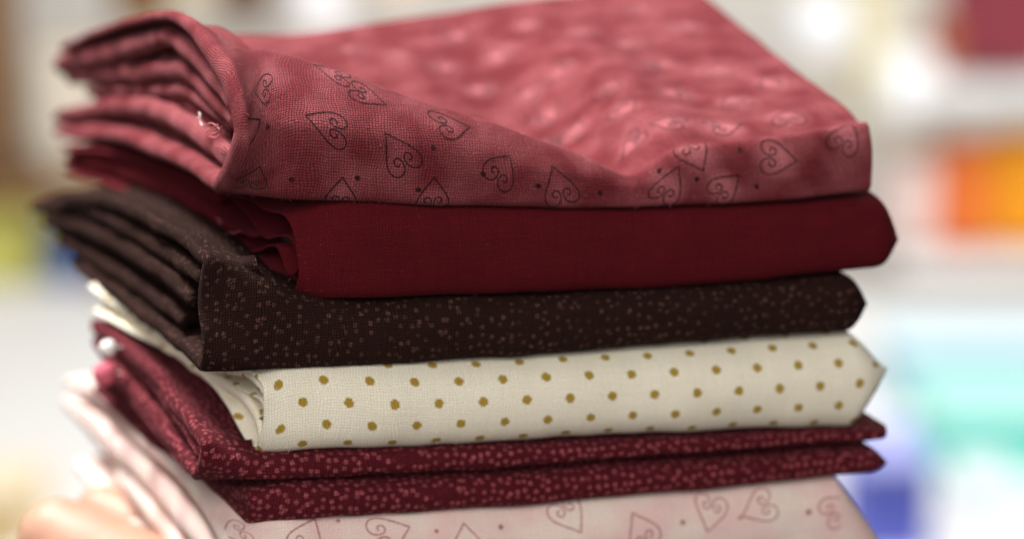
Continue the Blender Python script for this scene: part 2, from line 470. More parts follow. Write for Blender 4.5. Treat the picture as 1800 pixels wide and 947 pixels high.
M = {}
M['rose'] = cloth('rose_cotton', pat_rose, contrast=1.0, spec=.1, sheen=0.03, sheen_col=(1, .72, .74))
M['red'] = cloth('dark_red_cotton', pat_plain(lin(84, 15, 23), lin(94, 18, 27)), thread=5.0, contrast=0.6, sheen=0.05, sheen_col=(.8, .2, .25), spec=0.1)
M['brown'] = cloth('brown_cotton', pat_specks(lin(40, 23, 19), lin(47, 27, 23), lin(92, 64, 56), 19.0, 4.2, 0.85, .40, .75), contrast=1.0, sheen=0.0, sheen_col=(.9, .5, .35), spec=.08)
M['cream'] = cloth('cream_cotton', pat_gold_dots, contrast=0.34, sheen=0.05, sheen_col=(1, 1, 1), bump=0.5, slub=.22)
M['maroon'] = cloth('maroon_cotton', pat_specks(lin(80, 22, 31), lin(92, 26, 36), lin(164, 82, 88), 16.0, 4.7, 0.75, .35, .62), contrast=0.8, spec=.1, sheen=0.03, sheen_col=(1, .5, .55))
M['pale'] = cloth('pale_pink_cotton', pat_pale, contrast=0.34, sheen=0.05, sheen_col=(1, .9, .9), bump=0.5, slub=.22)
M['ink'] = cloth('dark_print_ink', pat_plain(lin(46, 15, 20), lin(56, 20, 25)), contrast=0.5, sheen=0.1, spec=.15)
M['pink_ink'] = cloth('rose_print_ink', pat_plain(lin(178, 116, 118), lin(190, 128, 128)), contrast=0.3, sheen=0.05)

def simple_mat(name, c1, c2, rough=0.6, scale=30.0, sss=0.0, bump=0.0, spec=0.4, transm=0.0):
    m, nt, b = new_mat(name); N = NT(nt)
    tc = nt.nodes.new('ShaderNodeTexCoord').outputs['Object']
    n = N.noise(tc, scale, 4.0)
    nt.links.new(N.mix(n, c1, c2), b.inputs['Base Color'])
    b.inputs['Roughness'].default_value = rough; b.inputs['Specular IOR Level'].default_value = spec
    if sss:
        b.inputs['Subsurface Weight'].default_value = sss
        b.inputs['Subsurface Radius'].default_value = (0.004, 0.0016, 0.0008); b.inputs['Subsurface Scale'].default_value = 1.0
    if bump:
        bp = nt.nodes.new('ShaderNodeBump'); bp.inputs['Strength'].default_value = bump; bp.inputs['Distance'].default_value = 0.0006
        nt.links.new(N.noise(tc, scale*8, 3.0), bp.inputs['Height']); nt.links.new(bp.outputs[0], b.inputs['Normal'])
    return m

#PART2
def left_profile(pts, plane):
    return np.array([at_left(a, b, *plane) for a, b in pts])
def profile(x, yz, kx=0.0):
    """a profile across the bundle at x: (y, z) pairs; z given as ('row', r) is the height that shows on picture row r"""
    out = []
    for y, z in yz:
        if isinstance(z, tuple): z = z_for(z[1], x, y)
        out.append((x+kx*y, y, z))
    return np.array(out)

# ================================================================== rose heart-print bundle (top)
PL1 = (30, -0.1)
rose = thing('folded_fabric', 'dusty rose cotton with dark outlined hearts, folded on top of the stack', 'fabric', (600, 500, -40), 'folded fabrics in the stack')
L = left_profile([(112, 78), (180, 47), (240, 29), (300, 19), (345, 36), (385, 80), (415, 130), (432, 190), (437, 250), (422, 305), (394, 341), (351, 313), (293, 283), (216, 254), (140, 249), (102, 238)], PL1)
def rose_profile(x, back, ridge, yr, bottom, sag=0.0, frontpush=0.0):
    zr = z_for(ridge, x, yr); zb = z_for(back, x, 1050); zl = z_for(bottom, x, 0)
    t = lambda y: zr+(zb-zr)*np.clip((y-yr)/(1050-yr), 0, 1)
    return profile(x, [(1050, zb), (800, t(800)-sag*.5), (560, t(560)-sag), (340, t(340)-sag*1.1), (yr+95, t(yr+95)-sag*.75), (yr+38, zr-sag*.28-3), (yr, zr),
                       (yr*.45-frontpush*.6, zr-(zr-zl)*.16), (-frontpush, zr-(zr-zl)*.48), (-frontpush*.8, zl+(zr-zl)*.2), (4, zl), (70, zl-4), (280, zl-4), (560, zl-2), (820, zl), (1050, zl)])
R = [L,
     rose_profile(120, 64, 88, 200, 347, 40, 12),
     rose_profile(210, 62, 116, 150, 352, 62, 12),
     rose_profile(330, 60, 160, 112, 357, 84, 10),
     rose_profile(520, 40, 222, 72, 361, 84, 8),
     rose_profile(680, 22, 279, 38, 363, 80, 4),
     rose_profile(748, 12, 309, 22, 362, 56, 0),
     rose_profile(830, 2, 270, 26, 359, 4, 2),
     rose_profile(990, -12, 247, 26, 354, 4, 2),
     rose_profile(1224, -37, 216, 24, 334, 6, 2)]
FRONT_HEARTS = [(462, 150, 74, 150, 44), (585, 218, 78, 172, 50), (708, 268, 78, 125, 50), (886, 305, 70, 55, 46), (990, 338, 74, 108, 46), (440, 322, 74, 80, 44),
                (795, 212, 74, 20, 44), (650, 165, 70, -20, 44), (590, 125, 70, 165, 44), (962, 240, 66, 160, 40), (765, 352, 66, 95, 44), (600, 350, 66, 85, 40), (428, 236, 60, 10, 40)]
TOP_HEARTS = [(1217, 259, 74, -70, 58), (1372, 275, 74, -10, 58), (1491, 240, 72, 60, 50), (1182, 333, 70, 60, 48), (1278, 336, 66, 40, 48),
              (1203, 40, 74, 30, 58), (1106, 71, 74, 130, 58), (1021, 50, 74, 80, 55), (1122, 8, 74, 10, 55), (982, 116, 74, 210, 58), (1164, 106, 74, 0, 58), (1264, 119, 74, 70, 60),
              (1365, 140, 74, 200, 60), (1064, 148, 74, 40, 55), (1190, 156, 74, 170, 58), (1291, 172, 74, 100, 60), (1090, 185, 74, 280, 55), (958, 198, 74, 20, 55), (1175, 206, 74, 150, 58),
              (1275, 216, 74, 10, 58), (1386, 200, 74, 80, 58), (1111, 247, 74, 190, 50), (932, 158, 74, 120, 55), (1006, 227, 70, 60, 50), (850, 150, 74, 140, 55), (780, 110, 74, 20, 55),
              (880, 90, 74, 220, 55), (700, 90, 74, 70, 55), (800, 60, 74, 10, 50), (930, 40, 74, 100, 50), (620, 80, 70, 150, 50)]
rw = Wrap('outer_layer', R, [9, 9, 9, 11, 17, 24, 30, 32, 30, 28, 18, 17, 17, 16, 13, 11], M['rose'], rose, nT=230, nS=180, rbulge=14, rapex=.3, rpow=2.5, rim=20, seed=3, wob=1.3, hearts=FRONT_HEARTS+TOP_HEARTS)
print_hearts(rw, FRONT_HEARTS+TOP_HEARTS, M['ink'], 2.7)
for (a, b) in [(768, 259), (850, 310), (950, 331), (520, 312), (636, 315), (740, 338), (476, 225), (1060, 342), (1232, 316), (1308, 260), (1335, 330), (1160, 292)]:
    (gi, gj, _), = rw.locate([(a, b)])
    rw.blob('printed_dot', (gi, gj), 5.0, M['ink'])
flank_roll('inner_layer', [(95, 113), (165, 98), (222, 84), (262, 71), (290, 67), (318, 88), (350, 122), (380, 158), (404, 190)], PL1, M['rose'], rose, [20, 24, 23, 20, 18, 20, 21, 20, 16], seed=2, inset=2)
flank_roll('inner_layer', [(112, 134), (200, 131), (270, 127), (310, 125), (338, 146), (368, 180), (404, 215)], PL1, M['rose'], rose, [17, 23, 23, 20, 18, 17, 12], seed=4, inset=14)
flank_roll('inner_layer', [(150, 161), (250, 160), (320, 163), (360, 190), (400, 225)], PL1, M['rose'], rose, [10, 15, 16, 13, 9], seed=5, inset=24)
flank_roll('inner_layer', [(92, 206), (150, 196), (210, 191), (262, 197), (308, 218), (352, 250), (404, 292)], PL1, M['rose'], rose, [13, 17, 20, 20, 20, 20, 17], seed=6, inset=3)
flank_roll('inner_layer', [(105, 232), (180, 231), (250, 246), (320, 282), (392, 326)], PL1, M['rose'], rose, [11, 14, 15, 14, 8], seed=7, inset=6)

def core(path, plane, mat, parent, half, seed, inset):
    return flank_roll('inner_layer', path, plane, mat, parent, half, ext=90, seed=seed, inset=inset, bulge=.4, wob=1.0)
core([(125, 108), (220, 100), (300, 95), (345, 130), (385, 180)], PL1, M['rose'], rose, [24, 42, 46, 38, 16], 8, 42)
core([(165, 172), (250, 172), (320, 182), (395, 236)], PL1, M['rose'], rose, [10, 15, 16, 12], 10, 34)
core([(110, 218), (200, 215), (280, 228), (350, 268), (395, 305)], PL1, M['rose'], rose, [16, 26, 28, 26, 12], 9, 40)

# ================================================================== dark red bundle
PL2 = (130, -0.2)
red = thing('folded_fabric', 'plain dark red cotton with frayed wavy inner edges, folded under the rose hearts', 'fabric', (650, 500, -200), 'folded fabrics in the stack')
L = left_profile([(110, 258), (200, 268), (300, 300), (400, 338), (440, 347), (472, 367), (507, 379), (519, 408), (527, 450), (529, 490), (517, 522), (480, 490), (440, 464), (377, 415), (276, 360), (115, 303)], PL2)
def slab(x, top, bottom, pushes, back=1050, drop=0, topback=None, n=16, round_=0.16, ys=None):
    """plain fold at x: top and bottom are picture rows of the front face's upper and lower limits"""
    zt, zl = z_for(top, x, 10), z_for(bottom, x, 0)
    H = zt-zl
    tb = zt+drop if topback is None else topback
    return profile(x, [(back, tb), (back*.72, tb*.7+zt*.3), (back*.42, tb*.35+zt*.65), (back*.2, zt+1), (110, zt+1), (48, zt), (14, zt-H*.07),
                       (-pushes*.62, zt-H*.25), (-pushes, zt-H*.5), (-pushes*.72, zl+H*.2), (8, zl), (50, zl-3), (150, zl-4), (back*.4, zl-4), (back*.7, zl-3), (back, zl)])
R = [L, slab(190, 352, 524, 8), slab(400, 360, 522, 8), slab(700, 364, 511, 6), slab(950, 360, 494, 6), slab(1245, 345, 470, 6)]
dw = Wrap('outer_layer', R, [4, 4, 4, 4, 3.5, 3.5, 3.5, 4, 4, 4, 4, 4, 4, 4, 4, 4], M['red'], red, nT=150, nS=120, rbulge=60, rapex=.35, rpow=2.1, rim=4, ext=90, seed=13, wob=2.2)
def wavy_edge(path, plane, mat, parent, seed, inset=8, half=2.0):
    return flank_roll('inner_layer', path, plane, mat, parent, half, ext=150, n=90, seed=seed, wob=1.2, inset=inset)
wavy_edge([(411, 350), (426, 368), (446, 394), (458, 411), (471, 418), (484, 415), (502, 416), (513, 426), (521, 446), (524, 470)], PL2, M['red'], red, 21)
wavy_edge([(395, 448), (420, 446), (449, 441), (473, 431), (486, 436), (495, 456), (502, 472), (512, 481), (522, 470)], PL2, M['red'], red, 22, inset=6)
wavy_edge([(340, 345), (360, 360), (384, 382), (415, 404), (445, 414)], PL2, M['red'], red, 23, inset=2)
flank_roll('inner_layer', [(112, 283), (200, 300), (290, 335), (360, 375), (412, 408)], PL2, M['red'], red, [14, 20, 22, 18, 8], seed=24, inset=8)
flank_roll('inner_layer', [(115, 262), (200, 275), (300, 312), (380, 350)], PL2, M['red'], red, [10, 12, 12, 9], seed=25, inset=14)

# ================================================================== dark brown bundle
PL3 = (-36, -0.1)
brown = thing('folded_fabric', 'dark brown cotton sprinkled with tiny tan blossoms, folded under the plain dark red', 'fabric', (600, 500, -320), 'folded fabrics in the stack')
L = left_profile([(112, 346), (160, 338), (210, 349), (262, 371), (310, 402), (345, 430), (368, 457), (365, 495), (361, 540), (367, 590), (362, 655), (336, 632), (304, 605), (228, 548), (184, 514), (142, 484)], PL3)
R = [L, slab(50, 472, 652, 6), slab(120, 504, 648, 7), slab(200, 524, 643, 8), slab(450, 522, 630, 9), slab(750, 508, 611, 9), slab(1000, 495, 594, 9), slab(1184, 486, 583, 8)]
bw = Wrap('outer_layer', R, [14, 15, 15, 15, 14, 14, 14, 18, 22, 22, 14, 14, 14, 14, 14, 14], M['brown'], brown, nT=150, nS=150, rbulge=58, rapex=.42, rpow=2.0, rim=9, seed=33, wob=2.2)
flank_roll('inner_layer', [(54, 366), (115, 363), (170, 379), (228, 410), (280, 444), (322, 474), (346, 490)], PL3, M['brown'], brown, [12, 16, 17, 17, 17, 16, 12], seed=34, inset=-4)
flank_roll('inner_layer', [(72, 388), (120, 397), (180, 422), (240, 457), (290, 492), (318, 516), (330, 526)], PL3, M['brown'], brown, [12, 17, 19, 19, 18, 16, 11], seed=35, inset=-5)
flank_roll('inner_layer', [(98, 424), (160, 456), (225, 498), (288, 543), (318, 568)], PL3, M['brown'], brown, [12, 15, 16, 15, 10], seed=36, inset=0)
flank_roll('inner_layer', [(122, 462), (180, 498), (240, 541), (300, 588), (350, 632)], PL3, M['brown'], brown, [13, 16, 17, 15, 8], seed=37, inset=2)
flank_roll('inner_layer', [(74, 352), (105, 346), (140, 348), (180, 360)], PL3, M['brown'], brown, [5, 6, 6, 5], seed=38, inset=6)

core([(92, 392), (160, 420), (230, 458), (290, 500), (330, 550)], PL3, M['brown'], brown, [26, 54, 60, 62, 50], 39, 34)

# ================================================================== cream bundle with gold dots
PL4 = (60, -0.23)
cream = thing('folded_fabric', 'cream cotton with rows of metallic gold dots, folded between brown and maroon', 'fabric', (620, 500, -480), 'folded fabrics in the stack')
L = left_profile([(160, 500), (230, 550), (300, 600), (360, 636), (405, 645), (436, 649), (456, 660), (467, 680), (469, 712), (467, 752), (452, 797), (434, 772), (404, 719), (356, 660), (280, 611), (168, 551)], PL4)
R = [L, slab(110, 641, 793, 18, round_=.3), slab(300, 634, 784, 32, round_=.4), slab(600, 622, 771, 34, round_=.4), slab(900, 608, 759, 34, round_=.4), slab(1200, 591, 749, 26, round_=.4)]
cw = Wrap('outer_layer', R, [5, 5, 5, 5, 5, 5, 5, 5, 5, 5, 5, 5, 5, 5, 5, 5], M['cream'], cream, nT=150, nS=150, rbulge=80, rapex=.6, rpow=1.35, rim=5, seed=43, wob=2.2)
flank_roll('inner_layer', [(170, 520), (300, 606), (360, 642), (410, 652), (440, 664), (462, 690)], PL4, M['cream'], cream, [12, 10, 8, 8, 8, 6], seed=44, inset=2)
flank_roll('inner_layer', [(290, 612), (350, 655), (395, 682), (430, 712), (448, 740), (456, 775)], PL4, M['cream'], cream, [7, 9, 9, 9, 8, 6], seed=45, inset=-2)
flank_roll('inner_layer', [(405, 672), (440, 693), (458, 704), (463, 718), (459, 732), (447, 736), (436, 722)], PL4, M['cream'], cream, 2.6, ext=120, seed=46, wob=.5, inset=3)

# ================================================================== maroon bundle, two folds
PL5 = (-45, -0.1)
maroon = thing('folded_fabric', 'maroon cotton with crowded pink specks, showing two rounded folds under the cream', 'fabric', (600, 500, -600), 'folded fabrics in the stack')
L = left_profile([(166, 560), (218, 594), (266, 638), (307, 692), (336, 732), (352, 756), (362, 775), (363, 795), (362, 812), (358, 827), (346, 839), (322, 812), (296, 780), (250, 720), (205, 660), (170, 612)], PL5)
R = [L, slab(45, 797, 843, 6), slab(150, 791, 840, 9), slab(450, 779, 825, 10), slab(800, 768, 804, 10), slab(1266, 750, 772, 8)]
mw = Wrap('upper_fold', R, [16, 17, 18, 18, 16, 14, 14, 16, 16, 14, 10, 14, 15, 15, 14, 14], M['maroon'], maroon, nT=130, nS=150, rbulge=22, rapex=.75, rim=9, seed=53, wob=2.2)
flank_roll('inner_layer', [(172, 590), (220, 632), (275, 690), (320, 755), (345, 800)], PL5, M['maroon'], maroon, [15, 18, 19, 17, 10], seed=54, inset=-3)
flank_roll('inner_layer', [(166, 655), (205, 672), (250, 730), (300, 795), (332, 826)], PL5, M['maroon'], maroon, [16, 17, 15, 13, 8], seed=55, inset=-6)
core([(180, 590), (230, 640), (290, 710), (330, 770)], PL5, M['maroon'], maroon, [24, 44, 46, 32], 56, 26)
PL6 = (38, -0.16)
L = left_profile([(170, 650), (230, 700), (290, 760), (350, 822), (395, 846), (420, 850), (436, 856), (444, 868), (446, 885), (444, 902), (438, 919), (424, 906), (400, 882), (330, 835), (250, 765), (170, 690)], PL6)
R = [L, slab(110, 846, 914, 6), slab(300, 840, 905, 8), slab(600, 825, 886, 9), slab(900, 808, 862, 9), slab(1250, 785, 830, 6)]
mw2 = Wrap('lower_fold', R, [12, 12, 12, 12, 12, 15, 17, 19, 19, 18, 15, 12, 10, 10, 10, 10], M['maroon'], maroon, nT=130, nS=150, rbulge=44, rapex=.3, rpow=1.2, rim=8, seed=57, wob=2.2)

# ================================================================== pale pink bundle (bottom)
PL7 = (0, -0.1)
pale = thing('folded_fabric', 'pale pink cotton with thin curled heart outlines, folded at the bottom of the stack', 'fabric', (600, 500, -800), 'folded fabrics in the stack')
L = left_profile([(120, 662), (163, 676), (205, 716), (262, 774), (318, 822), (350, 858), (378, 900), (402, 945), (412, 1000), (408, 1050), (392, 1090), (340, 1050), (290, 1005), (240, 950), (190, 890), (140, 830)], PL7)
R = [L, slab(70, 905, 1110, 8), slab(200, 902, 1100, 8), slab(500, 885, 1090, 8), slab(850, 862, 1070, 8), slab(1180, 838, 1050, 8)]
PALE_HEARTS = [(545, 940, 74, 60, 46), (684, 935, 78, 20, 46), (1005, 903, 76, -60, 46), (1256, 892, 72, 250, 46), (1338, 888, 72, 200, 46), (1132, 938, 76, 120, 46), (410, 928, 76, 200, 46), (1500, 895, 70, 30, 46), (830, 960, 74, 90, 46)]
pw = Wrap('outer_layer', R, [12, 14, 14, 14, 14, 16, 18, 20, 20, 20, 14, 14, 14, 14, 14, 14], M['pale'], pale, nT=150, nS=150, rbulge=165, rapex=.05, rpow=1.1, rim=9, seed=63, wob=2.2)
print_hearts(pw, PALE_HEARTS, M['pink_ink'], 3.0)
for (a, b, r_) in [(600, 915, 4), (880, 918, 5), (1200, 912, 5), (1425, 900, 6), (1304, 910, 4), (770, 930, 4)]:
    (gi, gj, _), = pw.locate([(a, b)])
    pw.blob('printed_dot', (gi, gj), r_, M['pink_ink'])
flank_roll('inner_layer', [(112, 708), (150, 742), (208, 797), (270, 858), (325, 925), (372, 1000)], PL7, M['pale'], pale, [20, 30, 33, 34, 34, 28], seed=64, inset=-10, bulge=.6)
flank_roll('inner_layer', [(205, 838), (250, 890), (305, 965), (350, 1040)], PL7, M['pale'], pale, [24, 30, 32, 28], seed=65, inset=-4, bulge=.6)
core([(130, 720), (200, 790), (280, 880), (350, 990)], PL7, M['pale'], pale, [24, 60, 70, 60], 67, 34)
M['lint_rose'] = simple_mat('lint_rose', lin(158, 84, 88), lin(186, 112, 114), .9, 100.0)
M['lint_dark'] = simple_mat('lint_dark', lin(96, 70, 62), lin(120, 90, 80), .9, 100.0)
M['lint_red'] = simple_mat('lint_red', lin(124, 40, 48), lin(140, 56, 62), .9, 100.0)
M['lint_white'] = simple_mat('lint_white', lin(236, 230, 216), lin(244, 238, 226), .9, 100.0)
for wp, n_, mt, sd in ((rw, 1400, 'lint_rose', 1), (dw, 500, 'lint_red', 2), (bw, 1300, 'lint_dark', 3), (cw, 600, 'lint_white', 4), (mw, 700, 'lint_red', 5), (mw2, 700, 'lint_red', 6)):
    fuzz(wp, n_, M[mt], seed=sd, length=7.0)
#PART3
# ================================================================== hand under the stack
M['skin'] = simple_mat('skin', lin(182, 134, 112), lin(202, 156, 134), 0.5, 60.0, sss=0.25, bump=0.15)
M['nail'] = simple_mat('nail', lin(228, 178, 164), lin(232, 186, 172), 0.3, 40.0)
def body_mesh(name, chains, mat, label, cat, vox=14.0):
    bm = bmesh.new()
    for ch in chains:
        for (p, r), (q, r2) in zip(ch[:-1], ch[1:]):
            p, q = np.array(p, float), np.array(q, float)
            n = max(2, int(np.linalg.norm(q-p)/(min(r, r2)*0.35)))
            for i in range(n+1):
                t = i/n; c = p*(1-t)+q*t; rr = r*(1-t)+r2*t
                g = bmesh.ops.create_icosphere(bm, subdivisions=2, radius=rr*S)
                bmesh.ops.translate(bm, verts=g['verts'], vec=Vector([c[0]*S, c[1]*S, c[2]*S+ZOFF]))
    me = bpy.data.meshes.new(name); bm.to_mesh(me); bm.free()
    tmp = bpy.data.objects.new('tmp', me); COL.objects.link(tmp)
    r = tmp.modifiers.new('r', 'REMESH'); r.mode = 'VOXEL'; r.voxel_size = vox*S
    sm = tmp.modifiers.new('s', 'SMOOTH'); sm.iterations = 9; sm.factor = 0.5
    dg = bpy.context.evaluated_depsgraph_get()
    me2 = bpy.data.meshes.new_from_object(tmp.evaluated_get(dg))
    bpy.data.objects.remove(tmp)
    me2.name = name; me2.materials.clear(); me2.materials.append(mat)
    me2.polygons.foreach_set('use_smooth', np.ones(len(me2.polygons), bool))
    o = bpy.data.objects.new(name, me2); COL.objects.link(o)
    if label: o['label'] = label; o['category'] = cat
    return o
TH = at_y(104, 944, 640); IX = at_y(182, 902, 960)
hand_chains = [
    [((760, -900, -1950), 330), ((690, -420, -1420), 270), ((620, -80, -1130), 240)],                          # forearm to wrist
    [((600, -60, -1110), 200), ((420, 250, -1010), 150), ((330, 640, -960), 120)],                              # palm, thumb side
    [((620, -60, -1110), 200), ((560, 300, -1000), 150), ((500, 720, -960), 115)],
    [((640, -60, -1110), 200), ((700, 300, -1000), 140), ((680, 720, -960), 110)],
    [((660, -60, -1110), 190), ((800, 300, -1000), 130), ((830, 640, -965), 105)],
    [((520, 40, -1080), 170), ((230, 240, -1010), 150), ((0, 430, -TH[2]*-1-120), 118), ((TH[0]+50, TH[1]-40, TH[2]-30), 104), (tuple(TH), 88)],   # thumb
    [((330, 640, -960), 105), ((190, 800, -955), 92), ((IX[0]+60, IX[1]-60, IX[2]-30), 84), (tuple(IX), 70)],    # index finger
    [((500, 720, -960), 105), ((480, 1020, -925), 92), ((470, 1230, -900), 84), ((465, 1400, -885), 72)],
    [((680, 720, -960), 102), ((690, 1010, -925), 90), ((700, 1200, -900), 82), ((705, 1340, -885), 70)],
    [((830, 640, -965), 95), ((880, 870, -930), 82), ((905, 1010, -905), 74), ((920, 1120, -890), 64)],
]
hand = body_mesh('person', hand_chains, M['skin'], 'bare hand of a person holding up the fabric stack, thumb sticking out', 'hand')
def nail(P, d, nrm, wid, ln, parent):
    d = np.array(d, float); d /= np.linalg.norm(d); nrm = np.array(nrm, float); nrm -= d*nrm.dot(d); nrm /= np.linalg.norm(nrm)
    sd = np.cross(d, nrm); n, m = 9, 9; V = []
    for i in range(n):
        for j in range(m):
            a = (i/(n-1)-.5)*2; b = (j/(m-1)-.5)*2
            V.append(np.array(P)+d*a*ln*(1-.25*b*b)+sd*b*wid-nrm*(b*b*wid*.35+max(0, a)**2*ln*.15))
    return link_mesh('nail', np.array(V), grid_faces(n, m), M['nail'], parent)
nail(TH+np.array([-50, 10, -88]), (-.7, .5, .1), (-.45, 0, -.9), 58, 70, hand)

# added balls standing in for a highlight and a lit fold tip on the maroon
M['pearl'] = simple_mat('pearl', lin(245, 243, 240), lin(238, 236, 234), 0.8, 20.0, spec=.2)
M['steel'] = simple_mat('pin_steel', (.6, .6, .6), (.55, .55, .55), 0.3, 20.0)
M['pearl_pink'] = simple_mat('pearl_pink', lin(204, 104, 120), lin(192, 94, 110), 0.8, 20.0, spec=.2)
a8 = np.linspace(0, 2*math.pi, 9)[:-1]
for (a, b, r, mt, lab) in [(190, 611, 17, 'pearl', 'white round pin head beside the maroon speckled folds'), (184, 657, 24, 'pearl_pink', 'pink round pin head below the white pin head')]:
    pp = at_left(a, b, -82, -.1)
    spot_ball = thing('sewing_pin', lab, 'pin', pp)
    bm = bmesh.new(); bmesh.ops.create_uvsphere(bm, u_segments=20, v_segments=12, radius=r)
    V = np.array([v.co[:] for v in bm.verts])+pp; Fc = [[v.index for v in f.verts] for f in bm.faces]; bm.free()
    link_mesh('pin_head', V, Fc, M[mt], spot_ball)
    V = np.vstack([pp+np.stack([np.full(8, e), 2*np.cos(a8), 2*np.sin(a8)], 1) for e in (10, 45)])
    link_mesh('pin_shaft', V, [[i, (i+1) % 8, 8+(i+1) % 8, 8+i] for i in range(8)], M['steel'], spot_ball)

# loose threads at the open end of the rose bundle
M['thread'] = simple_mat('thread', lin(222, 180, 178), lin(240, 215, 210), 0.7, 200.0)
M['thread_pink'] = simple_mat('thread_pink', lin(165, 90, 95), lin(190, 110, 112), 0.8, 200.0)
def tube(name, pts, r, mat, parent, n=30, k=6, twist=0.0):
    C = crom(np.array(pts, float), n)
    T = np.gradient(C, axis=0); T /= np.linalg.norm(T, axis=1)[:, None]
    A = np.cross(T, np.array([.3, .9, .2])); A /= np.linalg.norm(A, axis=1)[:, None]; B = np.cross(T, A)
    th = np.linspace(0, 2*math.pi, k+1)[:-1]
    rr = r*(1+twist*np.sin(np.arange(n)*2.0))
    G = C[:, None]+rr[:, None, None]*(np.cos(th)[None, :, None]*A[:, None]+np.sin(th)[None, :, None]*B[:, None])
    Fc = [[i*k+j, i*k+(j+1) % k, (i+1)*k+(j+1) % k, (i+1)*k+j] for i in range(n-1) for j in range(k)]
    return link_mesh(name, G.reshape(-1, 3), Fc, mat, parent)
for path, r, m in [([(356, 222), (352, 212), (352, 204), (350, 198)], 2.0, 'thread'), ([(352, 206), (347, 207)], 1.1, 'thread'),
                   ([(360, 222), (370, 217), (380, 221), (386, 228)], 1.4, 'thread_pink'), ([(362, 232), (376, 224), (383, 219), (381, 226), (372, 230)], 1.3, 'thread_pink'),
                   ([(372, 236), (384, 231), (390, 222)], 1.2, 'thread_pink'), ([(368, 240), (380, 242), (388, 236)], 1.2, 'thread_pink')]:
    tube('loose_thread', [at_left(a, b, PL1[0]-8, PL1[1]) for a, b in path], r, M[m], rose, twist=.3)
for path in ([(398, 410), (404, 408), (410, 409)], [(408, 411), (415, 408), (424, 406)], [(380, 382), (386, 388), (388, 394)]):
    tube('loose_thread', [at_left(a, b, PL2[0]-10, PL2[1]) for a, b in path], 0.9, M['thread_pink'], red)

# ================================================================== background: shop wall, shelves and table about 3 m away
fh = np.array([math.sin(AZ), math.cos(AZ), 0.0])
def at_h(px, py, H):
    d = ray(px, py); return CAM+d*(H/d.dot(fh))
ez = np.array([0, 0, 1.0])
M['wall'] = simple_mat('wall_paint', lin(226, 221, 214), lin(232, 228, 221), 0.8, 3.0, bump=.1)
M['white'] = simple_mat('white_laminate', lin(238, 238, 237), lin(244, 243, 242), 0.5, 5.0)
M['wood'] = simple_mat('brown_wood', lin(120, 88, 56), lin(150, 112, 70), 0.6, 8.0)
M['card'] = simple_mat('cardboard', lin(196, 170, 138), lin(206, 182, 150), 0.8, 20.0)
def paint(name, c, d=10): return simple_mat(name, lin(*c), lin(*[min(255, v+d) for v in c]), 0.7, 12.0)

def box_mesh(name, c, hx, hy, hz, mat, parent, bev=0.0, taper=1.0):
    "box in the shop's own axes (rt, fh, up), centre c"
    bm = bmesh.new(); bmesh.ops.create_cube(bm, size=2.0)
    for v in bm.verts:
        k = taper if v.co.z < 0 else 1.0
        v.co = Vector((v.co.x*hx*k, v.co.y*hy*k, v.co.z*hz))
    if bev: bmesh.ops.bevel(bm, geom=bm.edges[:], offset=bev, segments=3, affect='EDGES', profile=.5)
    V = np.array([v.co[:] for v in bm.verts]); Fc = [[v.index for v in f.verts] for f in bm.faces]; bm.free()
    W = np.array(c)+V[:, :1]*rt+V[:, 1:2]*fh+V[:, 2:]*ez
    return link_mesh(name, W, Fc, mat, parent, smooth=False)

HW = 40000.0                                   # wall
wc = at_h(900, 473, HW)
o = box_mesh('wall', wc+fh*600, 30000, 500, 16000, M['wall'], None); o['kind'] = 'structure'
def rect(px0, py0, px1, py1, H):
    A, B = at_h(px0, py0, H), at_h(px1, py1, H)
    c = (A+B)/2; return c, abs((B-A).dot(rt))/2, abs(B[2]-A[2])/2
def bolt(px0, py0, px1, py1, H, col, label, thick=500):
    "bolt of cloth: a card core with cloth wound round it, standing on the shelf"
    c, hx, hz = rect(px0, py0, px1, py1, H)
    t = thing('fabric_bolt', label, 'fabric bolt', c-ez*hz)
    m = paint('bolt_cloth', col)
    box_mesh('wound_cloth', c, hx, thick, hz*.93, m, t, bev=min(hx, thick)*.5)
    box_mesh('card_core', c, hx*.8, thick*.25, hz, M['card'], t, bev=20)
    box_mesh('loose_end', c-fh*(thick+25)+rt*hx*.2, hx*.7, 22, hz*.9, m, t, bev=8)
    return t
def tub(px0, py0, px1, py1, H, col, label, depth=1200, name='storage_tub', cat='tub'):
    c, hx, hz = rect(px0, py0, px1, py1, H)
    t = thing(name, label, cat, c-ez*hz)
    m = paint('tub_plastic', col, 6)
    box_mesh('body', c-ez*hz*.08, hx*.95, depth*.95, hz*.9, m, t, bev=hx*.08, taper=.88)
    box_mesh('lid', c+ez*hz*.9, hx, depth, hz*.1, m, t, bev=hz*.04)
    return t
def spool(px, py, r, H, col, label):
    "cone of thread on a base"
    c = at_h(px, py, H); t = thing('thread_cone', label, 'thread cone', c-ez*r*1.2, 'white thread cones on the shelves')
    for nm, prof, mt in (('wound_thread', [(-1.0, .0), (-1.0, .85), (-.6, 1.0), (.2, .9), (.8, .72), (.95, .5), (1.0, 0)], paint('thread_white', col, 4)),
                         ('cone_base', [(-1.25, 0), (-1.25, 1.02), (-1.02, .95), (-1.02, 0)], M['card'])):
        k = 24; V = []; th = np.linspace(0, 2*math.pi, k+1)[:-1]
        for z, q in prof:
            for a in th: V.append(c+rt*q*r*math.cos(a)+fh*q*r*math.sin(a)+ez*z*r)
        n = len(prof); Fc = [[i*k+j, i*k+(j+1) % k, (i+1)*k+(j+1) % k, (i+1)*k+j] for i in range(n-1) for j in range(k)]
        link_mesh(nm, np.array(V), Fc, mt, t)
H1 = 34000.0
